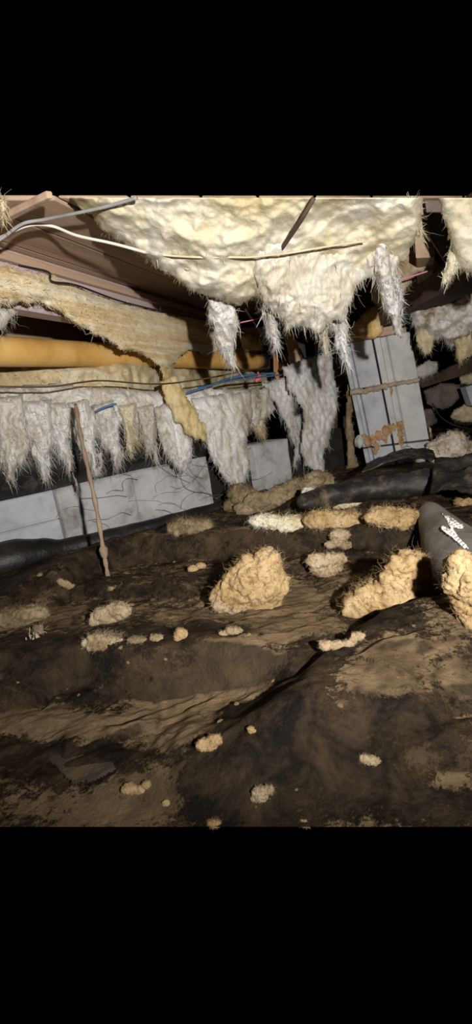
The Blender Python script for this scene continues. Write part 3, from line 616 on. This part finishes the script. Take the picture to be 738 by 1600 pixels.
#@@DETAILS
# ================================================================== WIRES, STICKS
def pts(L): return np.array([PY(np.array(float(a)), np.array(float(b)), c) for a, b, c in L])
cable('white_cable', pts([(-60, 405, .80), (0, 372, .84), (42, 353, .87), (80, 353, .90), (120, 368, .90), (170, 379, .90), (205, 388, .90), (235, 397, .93)]), .0026, 'cable_white', 'white electric cable crossing below the joists and the batt', 'cable')
cable('binding_twine', pts([(a, b, float(big_d(a, b))-.022-.030*min(max((a-370)/40, 0), 1)) for a, b in ((225, 394), (260, 399), (310, 402), (360, 402), (390, 402), (420, 399), (455, 395), (490, 389), (540, 381), (572, 377))]), .0018, 'twine', 'cream twine holding up the sagging batt', 'twine')
cable('grey_cable', pts([(-60, 408, .80), (0, 374, .83), (35, 350, .85), (70, 343, .86), (120, 333, .84), (170, 322, .82), (214, 309, .80)]), .0027, 'cable_grey', 'grey electric cable crossing in front of the planks', 'cable')
cable('black_wire', np.array([PS(np.array(float(a)), np.array(float(b)), -.69) for a, b in ((30, 415), (75, 425), (82, 440), (120, 446), (190, 471), (260, 488), (330, 502), (372, 512))]), .0022, 'cable_black', 'thin black wire lying along the long yellow batt', 'wire')
cable('brown_wire', pts([(-60, 600, .98), (0, 604, 1.03), (80, 604, 1.08), (130, 597, 1.14), (165, 595, 1.2), (250, 600, 1.3), (330, 590, 1.42), (380, 580, 1.55), (425, 574, 1.75)]), .0021, 'cable_brown', 'thin brown wire strung below the orange pipe', 'wire')
BL = 'blue wires by the pipe'
cable('blue_wire', pts([(290, 615, 1.40), (330, 602, 1.44), (370, 589, 1.50), (430, 583, 1.62)]), .0036, 'cable_blue', 'thick blue wire behind the torn yellow strip', 'wire', group=BL)
cable('blue_wire', pts([(310, 606, 1.42), (350, 597, 1.47), (400, 590, 1.54), (440, 586, 1.66)]), .0024, 'cable_blue', 'thin blue wire ending at the red connector', 'wire', group=BL)
cable('blue_wire', pts([(150, 643, 1.22), (165, 636, 1.23), (182, 631, 1.24)]), .003, 'cable_blue', 'short blue wire end poking from a white tuft', 'wire', group=BL)
cable('blue_wire', pts([(470, 563, 1.78), (500, 553, 1.8), (530, 545, 1.82), (560, 536, 1.84)]), .0022, 'cable_blue', 'blue wire between the drywall scrap and the pier', 'wire', group=BL)
cable('blue_wire', pts([(634, 516, 1.82), (655, 508, 1.75), (690, 500, 1.7)]), .003, 'cable_blue', 'upper blue wire between the pier top and the grubby batt', 'wire', group=BL)
cable('blue_wire', pts([(634, 527, 1.82), (655, 521, 1.75), (690, 512, 1.7)]), .003, 'cable_blue', 'lower blue wire between the pier top and the grubby batt', 'wire', group=BL)
cable('pink_string', pts([(616, 440, 1.10), (640, 433, 1.12), (668, 424, 1.14)]), .0018, 'pink', 'pink string stretched under the girder', 'string')
cable('pink_string', pts([(376, 504, 1.2), (395, 500, 1.2), (414, 495, 1.2)]), .0014, 'pink', 'pink string between two white tufts above the pipe', 'string')
cable('black_wire', pts([(384, 484, 1.15), (398, 505, 1.3), (415, 530, 1.6), (424, 552, 1.9), (430, 580, 1.92), (436, 596, 1.92)]), .003, 'cable_black', 'black wire looping down across the brown coupling', 'wire')
cable('dangling_stick', pts([(491, 309, .815), (470, 345, .84), (438, 392, .93)]), .0038, 'darkwood', 'thin brown stick poking out of the sagging batt', 'stick', 12)
cable('brown_strand', pts([(118, 632, 1.10), (126, 680, 1.03), (138, 735, .98), (150, 790, .94), (160, 850, .91), (166, 885, .90), (171, 912, .89)]), np.array([.003+.0022*abs(math.sin(i*.5))+(.004 if 40 < i < 45 else 0) for i in range(60)])*1.0, 'brownstrand', 'long brown dusty strand dangling in front of the block wall', 'strand')
# pale wooden lath in the upper corner
prism('wooden_lath', [PZ(np.array(a), np.array(b), .66) for a, b in ((-30., 360.), (74., 309.), (84., 310.), (-24., 369.))], (0, 0, .010), 'wood')
tag(bpy.data.objects['wooden_lath'], 'pale wooden lath nailed across the planks', 'lath')
shred('hanging_insulation_tuft', [(0, 308, 14), (4, 325, 14), (6, 345, 5)], lambda X, Y: PY(X, Y, .80), .02, 'dusty', 'grey dusty wisp beside the wooden lath', group=WH, fib=80)
# wooden hanger with a drywall scrap, scorched strip, red connector
hg = empty('wooden_hanger', PY(np.array(458.), np.array(545.), 1.86)); tag(hg, 'pale wooden hanger strip with a holed drywall scrap', 'hanger')
def quad(px, Y): return [PY(np.array(float(a)), np.array(float(b)), Y) for a, b in px]
prism('strip', quad([(441, 512), (455, 512), (470, 548), (482, 575), (470, 580), (452, 552)], 1.90), (0, .02, 0), 'palewood', hg)
prism('strip', quad([(462, 540), (470, 545), (482, 570), (476, 572)], 1.885), (0, .012, 0), 'burntwood', hg)
dw = prism('drywall_scrap', quad([(450, 556), (463, 550), (475, 574), (470, 585), (458, 582)], 1.86), (0, .014, 0), 'paper', hg)
c0 = PY(np.array(461.), np.array(571.), 1.858); V, Fc = tube_geo([c0, c0+np.array([0, .003, 0])], .004, 12); link('hole', V, Fc, 'cable_black', hg, False)
prism('scorched_strip', quad([(427, 540), (434, 540), (436, 580), (446, 602), (455, 625), (452, 636), (444, 634), (435, 612), (428, 580)], 1.86), (0, .012, .004), 'burntwood')
tag(bpy.data.objects['scorched_strip'], 'scorched wooden strip hanging below the brown coupling', 'wood strip')
rc = empty('red_connector', PY(np.array(404.), np.array(592.), 1.56)); tag(rc, 'small red wire connector below the pipe end', 'connector')
prism('shell', quad([(400, 588), (408, 585), (410, 591), (402, 598), (398, 596)], 1.56), (0, .012, 0), 'red', rc); prism('tab', quad([(402, 581), (405, 581), (406, 587), (402, 588)], 1.562), (0, .006, 0), 'red', rc, .001)
# wood pieces in the dark gap beneath the batt
prism('wood_offcut', quad([(378, 512), (412, 510), (416, 528), (405, 533), (382, 522)], 1.95), (0, .05, .0), 'wood'); tag(bpy.data.objects['wood_offcut'], 'brown wood offcut in the gap above the pipe', 'wood offcut')
slab('insulation_scrap', [(372, 524), (390, 520), (416, 532), (412, 550), (380, 548)], lambda X, Y: PY(X, Y, 1.92), .05, 'shredyellow', 'yellow insulation scrap lying on top of the pipe', step=2.2, amp=.02, nscale=25, rag=3, fib=120)
# grey hanging board by the girder
prism('grey_board', quad([(664, 312), (690, 312), (712, 400), (700, 416), (672, 372)], 1.10), (0.01, .02, .0), 'card'); tag(bpy.data.objects['grey_board'], 'grey-brown board hanging behind the cream batt at the girder', 'board')
# foam wedge on the pier
slab('foam_wedge', [(541, 529), (546, 514), (562, 494), (578, 480), (592, 474), (594, 490), (599, 504), (600, 520), (588, 530), (566, 531)], lambda X, Y: PY(X, Y, 1.755), .07, 'foam', 'yellow foam wedge sitting on top of the block pier', 'foam', step=2.0, amp=.022, nscale=26, rag=2, edge=9, fib=0, fine=.004)

# ================================================================== THINGS ON THE GROUND
# black tarp fold under the pier
TP = np.array([PZ(np.array(float(a)), np.array(float(b)), .05) for a, b in ((468, 793), (500, 782), (560, 770), (620, 762), (672, 756), (740, 740), (840, 715))])
Lc = catmull(TP, 60); V, Fc = tube_geo(Lc, np.interp(np.linspace(0, 1, 60), [0, .06, .5, 1], [.010, .030, .040, .046]), 22, flat=.85, flatdir=(0, 0, 1))
V = V+(.014*fbm(V*11+4, 3, billow=True)+.005*fbm(V*60, 2))[:, None]*np.array([0, -.8, .9]); tp = link('rolled_black_tarp', V, Fc, 'tarp'); tag(tp, 'rolled black plastic tarp lying at the foot of the pier', 'tarp')
def drape(name, px, z0, m, label, cat, amp=.01, thick=.003, n=30, sc=20, lift=None):
    """a sheet laid through four pixel corners (with heights), wrinkled"""
    A = [PZ(np.array(float(a)), np.array(float(b)), c) for a, b, c in px]; u, v = np.meshgrid(np.linspace(0, 1, n), np.linspace(0, 1, n))
    P = A[0]*((1-u)*(1-v))[..., None]+A[1]*(u*(1-v))[..., None]+A[2]*(u*v)[..., None]+A[3]*((1-u)*v)[..., None]
    bump = amp*fbm(P*sc+z0*7, 4, billow=True)
    if lift is not None: bump = bump+lift(u, v)
    P = P+bump[..., None]*np.array([0, -.25, 1.0]); g = np.arange(n*n).reshape(n, n)
    o = link(name, P.reshape(-1, 3), np.stack([g[:-1, :-1], g[:-1, 1:], g[1:, 1:], g[1:, :-1]], -1).reshape(-1, 4), m); o.modifiers.new('thickness', 'SOLIDIFY').thickness = thick; return tag(o, label, cat)
drape('tarp_flap', [(566, 742, .10), (682, 722, .10), (676, 705, .085), (575, 728, .085)], 1.0, 'tarp', 'flap of black tarp tucked against the pier foot', 'tarp', .012, lift=lambda u, v: .02*np.sin(u*3.1))
drape('tarp_flap', [(672, 775, .05), (800, 790, .05), (800, 715, .10), (680, 722, .105)], 2.0, 'tarp', 'crumpled black tarp end beside the split grey tube', 'tarp', .03, sc=14)
# torn grey plastic trough
GP = np.array([PZ(np.array(float(a)), np.array(float(b)), c) for a, b, c in ((667, 788, .085), (690, 822, .075), (722, 862, .065), (770, 915, .055))])
Lc = catmull(GP, 30); ga = np.linspace(-.25*math.pi, 1.02*math.pi, 20); gV = []
for i, p in enumerate(Lc):
    R_ = np.interp(i/29, [0, .1, .5, 1], [.006, .02, .042, .055]); T = Lc[min(i+1, 29)]-Lc[max(i-1, 0)]; T /= np.linalg.norm(T); S_ = np.cross(T, (0, 0, 1)); S_ /= np.linalg.norm(S_)
    for a in ga: gV.append(p+R_*(math.cos(a)*S_*-1+math.sin(a)*np.array([0, 0, 1.0]))-np.array([0, 0, R_*.4]))
gV = np.array(gV)+(.003*fbm(np.array(gV)*25, 3))[:, None]; g = np.arange(30*20).reshape(30, 20)
gp = link('torn_plastic_tube', gV, np.stack([g[:-1, :-1], g[1:, :-1], g[1:, 1:], g[:-1, 1:]], -1).reshape(-1, 4), 'greyplastic'); gp.modifiers.new('thickness', 'SOLIDIFY').thickness = .003
tag(gp, 'grey split plastic tube with a flaking white tear', 'plastic tube')
tear = [(688, 799), (706, 807), (728, 821), (723, 827), (709, 825), (716, 836), (735, 857), (727, 859), (706, 840), (688, 828), (690, 819), (704, 826), (699, 816)]
def tube_surf(X, Y): return PZ(X, Y, .1)
bbv = [v for v in gV]
def tear_surf(X, Y):
    d = ray(X, Y); out = np.zeros(X.shape+(3,)); V_ = np.array(gV)
    rel_ = V_-CAM; zz = rel_@_fw; qx = 369+F*(rel_@RT)/zz; qy = 800-F*(rel_@UP)/zz; dist = np.linalg.norm(rel_, axis=1)
    for i in np.ndindex(X.shape):
        k_ = np.argsort((qx-X[i])**2+(qy-Y[i])**2)[:10]; t = dist[k_][:5].min()-.009; dd = d[i]/np.linalg.norm(d[i]); out[i] = CAM+dd*t
    return out
slab('white_tear', tear, tear_surf, .003, 'whitepaint', None, parent=gp, step=1.5, amp=0, rag=.2, edge=3, fib=0, fine=0)

# wet puddle in a hollow of the sheet
M['water'] = mat('wet_film', [(.035, .03, .024), (.075, .068, .058)], 16, rough=.08, bump=.10, bscale=14, spec=.6)
hz = np.sort([ground_hit(float(a), float(b))[2] for a in range(90, 200, 12) for b in range(1150, 1224, 10)]); pz = float(hz[int(len(hz)*.52)])
PUD = [(70, 1184), (100, 1160), (140, 1158), (175, 1146), (205, 1138), (200, 1150), (170, 1166), (190, 1176), (188, 1195), (170, 1212), (140, 1222), (110, 1224), (92, 1206)]
slab('water_puddle', PUD, lambda X, Y: PZ(X, Y, pz), .0015, 'water', 'shallow puddle in a hollow of the brown sheet', 'puddle', step=2.5, amp=.0, rag=4, edge=6, fib=0, fine=.0002)

GC = 'insulation tufts on the ground sheet'
CL = [ # blobs (px, py, rx, ry), material, label
 ([(400, 908, 34, 34), (374, 925, 30, 20), (418, 885, 18, 24), (425, 912, 20, 22), (352, 938, 16, 12), (395, 938, 36, 14)], 'tan', 'large fluffy cone-shaped yellow tuft on the ground sheet'),
 ([(600, 938, 44, 26), (570, 950, 26, 16), (640, 920, 36, 20), (640, 888, 26, 22), (622, 948, 30, 18), (618, 905, 16, 14)], 'tan', 'biggest lumpy orange-yellow chunk resting against the diagonal fold'),
 ([(728, 905, 24, 34), (742, 930, 28, 40), (735, 965, 14, 20), (722, 880, 16, 16)], 'tan', 'tall orange-yellow chunk beside the split grey tube'),
 ([(500, 877, 18, 9), (522, 873, 15, 8), (510, 889, 20, 10)], 'tanpale', 'flattish tan tuft in front of the long crosswise fold'),
 ([(532, 836, 16, 9), (528, 846, 12, 8), (540, 852, 10, 7), (517, 851, 8, 5)], 'tanpale', 'small tan tuft hanging over the crest of the crosswise fold'),
 ([(418, 815, 22, 8), (452, 818, 24, 9), (405, 813, 10, 6)], 'cream', 'cream-white tuft behind the crosswise fold, beside the soiled roll'),
 ([(500, 812, 20, 11), (540, 814, 30, 11), (570, 816, 16, 9)], 'tan', 'long low yellow tuft behind the crosswise fold'),
 ([(600, 808, 22, 13), (630, 811, 24, 13), (648, 814, 10, 8)], 'tan', 'orange-yellow tuft behind the crosswise fold, by the black tarp'),
 ([(168, 962, 20, 10), (185, 955, 16, 10), (152, 970, 9, 8)], 'tanpale', 'small yellowish tuft beside the pale rag folds'),
 ([(165, 1003, 26, 7), (188, 1004, 10, 5), (150, 1000, 9, 7)], 'tanpale', 'low tan tuft on the crest of the fold above the puddle'),
 ([(283, 990, 10, 9), (279, 996, 7, 6)], 'tan', 'round tan ball of insulation behind the fold crest'),
 ([(302, 889, 8, 6), (314, 884, 8, 5)], 'tan', 'tiny tan tuft under the crosswise fold'),
 ([(508, 1008, 11, 8), (528, 1009, 14, 8), (545, 1006, 10, 7), (560, 994, 11, 6), (553, 1000, 6, 6)], 'tanpale', 'knobbly bone-shaped tan tuft beside the diagonal fold'),
 ([(408, 1240, 15, 11), (420, 1234, 9, 7), (400, 1248, 8, 5)], 'tanpale', 'pale tan nugget on the dark foot of the diagonal fold'),
 ([(392, 1140, 7, 5), (398, 1143, 4, 3)], 'tan', 'tiny tan crumb on the face of the diagonal fold'),
 ([(318, 1163, 13, 8), (336, 1156, 12, 8), (328, 1164, 14, 7)], 'tan', 'yellow tuft nestled at the diagonal fold crest'),
 ([(202, 1233, 12, 8), (220, 1234, 11, 7), (229, 1226, 7, 6)], 'tan', 'tan tuft beside the puddle'),
 ([(478, 1286, 10, 5)], 'tan', 'flat yellow crumb on the outer edge of the sheet'),
 ([(335, 1286, 12, 4)], 'tan', 'flat orange crumb on the outer edge of the sheet'),
 ([(580, 1187, 16, 5), (570, 1185, 8, 5)], 'tanpale', 'flat tan crumb beside the pale dust patch'),
 ([(729, 1184, 9, 4)], 'tan', 'orange crumb on the dark crease'),
 ([(260, 1255, 7, 6)], 'tan', 'orange-brown crumb at the low end of the diagonal fold'),
 ([(408, 785, 22, 12), (440, 775, 24, 12), (470, 762, 24, 11), (498, 750, 18, 10), (385, 795, 14, 9)], 'tandark', 'long soiled tuft rolled along the foot of the wall'),
 ([(378, 775, 18, 16), (368, 790, 14, 10)], 'tandark', 'soiled tuft under the large shaggy white tuft'),
 ([(300, 823, 28, 9), (280, 829, 14, 6), (318, 820, 12, 6)], 'tandark', 'pale brown mound of insulation at the wall foot'),
 ([(420, 790, 26, 7), (455, 788, 18, 7)], 'tan', 'yellow-brown tuft in front of the soiled roll'),
 ([(705, 700, 22, 12), (690, 708, 14, 10), (725, 708, 16, 8), (712, 688, 10, 9), (735, 712, 10, 7)], 'paper', 'crumpled pale paper lying beside the pier foot'),
 ([(20, 966, 26, 11), (50, 960, 22, 9), (8, 975, 14, 10)], 'tandark', 'pale soiled rag of insulation in folds'),
 ([(100, 912, 9, 5), (110, 917, 8, 4), (94, 908, 5, 4)], 'tandark', 'small torn rag below the wall'),
 ([(190, 918, 14, 4), (176, 920, 8, 3)], 'tandark', 'flat soiled tuft at the tip of the brown strand'),
 ([(512, 779, 14, 10), (540, 786, 18, 9), (525, 772, 10, 10), (495, 775, 14, 8), (482, 770, 8, 7), (555, 784, 8, 5)], 'cream', 'white and cream scraps lying on the rolled black tarp'),
 ([(725, 785, 14, 7), (738, 780, 12, 7)], 'tan', 'yellow tuft on the tarp behind the split grey tube'),
 ([(215, 1000, 16, 4), (245, 997, 12, 4)], 'tandark', 'thin soiled tuft along the fold crest'),
 ([(365, 985, 14, 5), (350, 990, 8, 4)], 'tandark', 'soiled tuft below the cone-shaped tuft'),
 ([(345, 945, 12, 8), (372, 950, 18, 7)], 'tanpale', 'pale tuft at the foot of the cone-shaped tuft'),
]
for blobs, mm, lb in CL:
    if max(b[2] for b in blobs) < 17: blobs = [(a_, b_, c_*.82, d_*.82) for a_, b_, c_, d_ in blobs]
    big = max(b[2] for b in blobs); cat_ = 'paper' if mm == 'paper' else 'insulation'
    clump('crumpled_paper' if mm == 'paper' else 'insulation_clump', blobs, mm, lb, cat_, fib=int(80+big*34), sub=3, group=GC if mm != 'paper' else None, rough=.55 if mm != 'paper' else .9)
# pale strip standing up by the rag
shred('insulation_strip', [(58, 975, 18), (60, 990, 18), (52, 1006, 16), (44, 1018, 8)], lambda X, Y: PZ(X, Y, .05), .012, 'tanpale', 'bent olive-pale strip standing beside the rag', fib=60, amp=.006)
# scattered crumbs
V, Fc = lump_geo((0, 0, 0), (1, 1, .7), 5.5, .7, 2.2, 2); cm = None
for i in range(46):
    px = rng.uniform(20, 720); py = rng.uniform(850, 1275); p = ground_hit(px, py); r_ = rng.uniform(.0012, .0035)*(p[1]/.6)
    if cm is None: o = link('insulation_crumb', V, Fc, 'tan'); cm = o.data
    else: o = bpy.data.objects.new('insulation_crumb', cm); C.objects.link(o)
    o.location = (float(p[0]), float(p[1]), float(p[2]+r_*.35)); o.scale = (r_*rng.uniform(1, 1.8), r_, r_); o.rotation_euler = (0, 0, rng.uniform(0, 6))
    tag(o, 'tiny tan insulation crumb scattered on the brown sheet', 'insulation', 'scattered crumbs')
# debris behind, right of the pier
DB = 'debris heaped beside the pier'
def hunk(name, poly, Y, thick, m, label, cat, amp=.02, fib=0): slab(name, poly, lambda X, Yp: PY(X, Yp, Y), thick, m, label, cat, step=2.2, amp=amp, nscale=20, rag=2, edge=8, fib=fib, group=DB, seed=Y*31, fine=.003)
hunk('cardboard_scrap', [(660, 610), (690, 596), (720, 600), (728, 612), (712, 634), (690, 642), (668, 634)], 2.20, .05, 'card', 'curled brown cardboard scrap beside the grey slab', 'cardboard')
hunk('cardboard_scrap', [(655, 640), (680, 634), (686, 660), (668, 672), (658, 664)], 2.15, .05, 'card', 'small brown cardboard scrap against the pier side', 'cardboard')
hunk('insulation_clump', [(708, 640), (738, 622), (760, 630), (760, 660), (722, 662), (700, 654)], 2.10, .05, 'dusty', 'dirty yellow tuft under the curled cardboard', 'insulation', .03, 160)
hunk('insulation_clump', [(716, 588), (738, 582), (760, 590), (738, 604), (720, 600)], 2.25, .05, 'dusty', 'dirty tuft behind the curled cardboard', 'insulation', .03, 100)
hunk('insulation_clump', [(646, 575), (668, 562), (690, 566), (684, 582), (662, 594), (650, 590)], 2.15, .05, 'greywhite', 'grey tuft in the shade under the blue wires', 'insulation', .03, 140)
hunk('insulation_clump', [(640, 545), (652, 540), (655, 560), (648, 580), (642, 575)], 1.99, .04, 'shredyellow', 'yellow tuft stuck to the pier side', 'insulation', .02, 60)
hunk('insulation_clump', [(668, 660), (676, 668), (677, 688), (670, 684)], 2.0, .03, 'shredyellow', 'lower yellow tuft stuck to the pier side', 'insulation', .02, 40)
prism('grey_slab', quad([(728, 605), (770, 590), (770, 640), (738, 634)], 2.02), (0, .05, 0), 'concrete'); tag(bpy.data.objects['grey_slab'], 'grey slab leaning beside the curled cardboard', 'slab')
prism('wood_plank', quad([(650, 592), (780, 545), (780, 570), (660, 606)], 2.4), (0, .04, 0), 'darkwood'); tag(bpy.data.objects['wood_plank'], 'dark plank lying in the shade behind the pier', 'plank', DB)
cable('black_wire', pts([(676, 630, 2.05), (690, 652, 2.03), (715, 666, 2.0), (760, 674, 1.98)]), .003, 'cable_black', 'black wire curving past the cardboard scrap', 'wire')
# hanging brown rag left of the pier
shred('brown_rag', [(548, 600, 12), (546, 650, 12), (550, 700, 14), (552, 735, 22), (545, 752, 30)], lambda X, Y: PY(X, Y, 1.88), .02, 'tandark', 'thin brown rag hanging beside the pier', 'rag', fib=80)
# back panel in the dark behind
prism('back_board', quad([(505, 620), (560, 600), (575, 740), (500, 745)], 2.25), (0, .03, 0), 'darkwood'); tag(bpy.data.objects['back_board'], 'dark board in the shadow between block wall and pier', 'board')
# dry roots over the block wall
mb = MB()
for i in range(26):
    px = rng.uniform(140, 360); py = 740+(360-px)*.14+rng.uniform(-25, 45); n = 6; ang = rng.uniform(-.6, .6)+(math.pi if rng.random() < .4 else 0); P = []
    for k in range(n):
        P.append(PW(np.array(px), np.array(py), -1.362+.016+.006*rng.random())); px += math.cos(ang)*15; py += math.sin(ang)*13-2; ang += rng.normal()*.5
    V, Fc = tube_geo(catmull(P, 14), rng.uniform(.0003, .0007), 4); mb.add(V, Fc)
o = mb.build('dry_roots', 'root'); tag(o, 'tangle of thin dry roots clinging to the block wall', 'roots', kind='stuff')

# black plastic strip along the wall foot; thick end stands in for shade
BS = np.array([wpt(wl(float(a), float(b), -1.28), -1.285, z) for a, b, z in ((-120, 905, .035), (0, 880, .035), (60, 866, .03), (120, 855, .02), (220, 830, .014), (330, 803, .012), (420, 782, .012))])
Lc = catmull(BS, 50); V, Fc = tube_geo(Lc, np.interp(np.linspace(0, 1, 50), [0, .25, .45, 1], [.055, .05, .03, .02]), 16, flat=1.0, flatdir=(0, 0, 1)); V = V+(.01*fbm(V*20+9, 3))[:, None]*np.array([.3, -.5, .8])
tag(link('black_plastic_shade_strip', V, Fc, 'black'), 'black plastic strip bunched along the foot of the block wall, its thick end standing in for shade', 'plastic sheet')
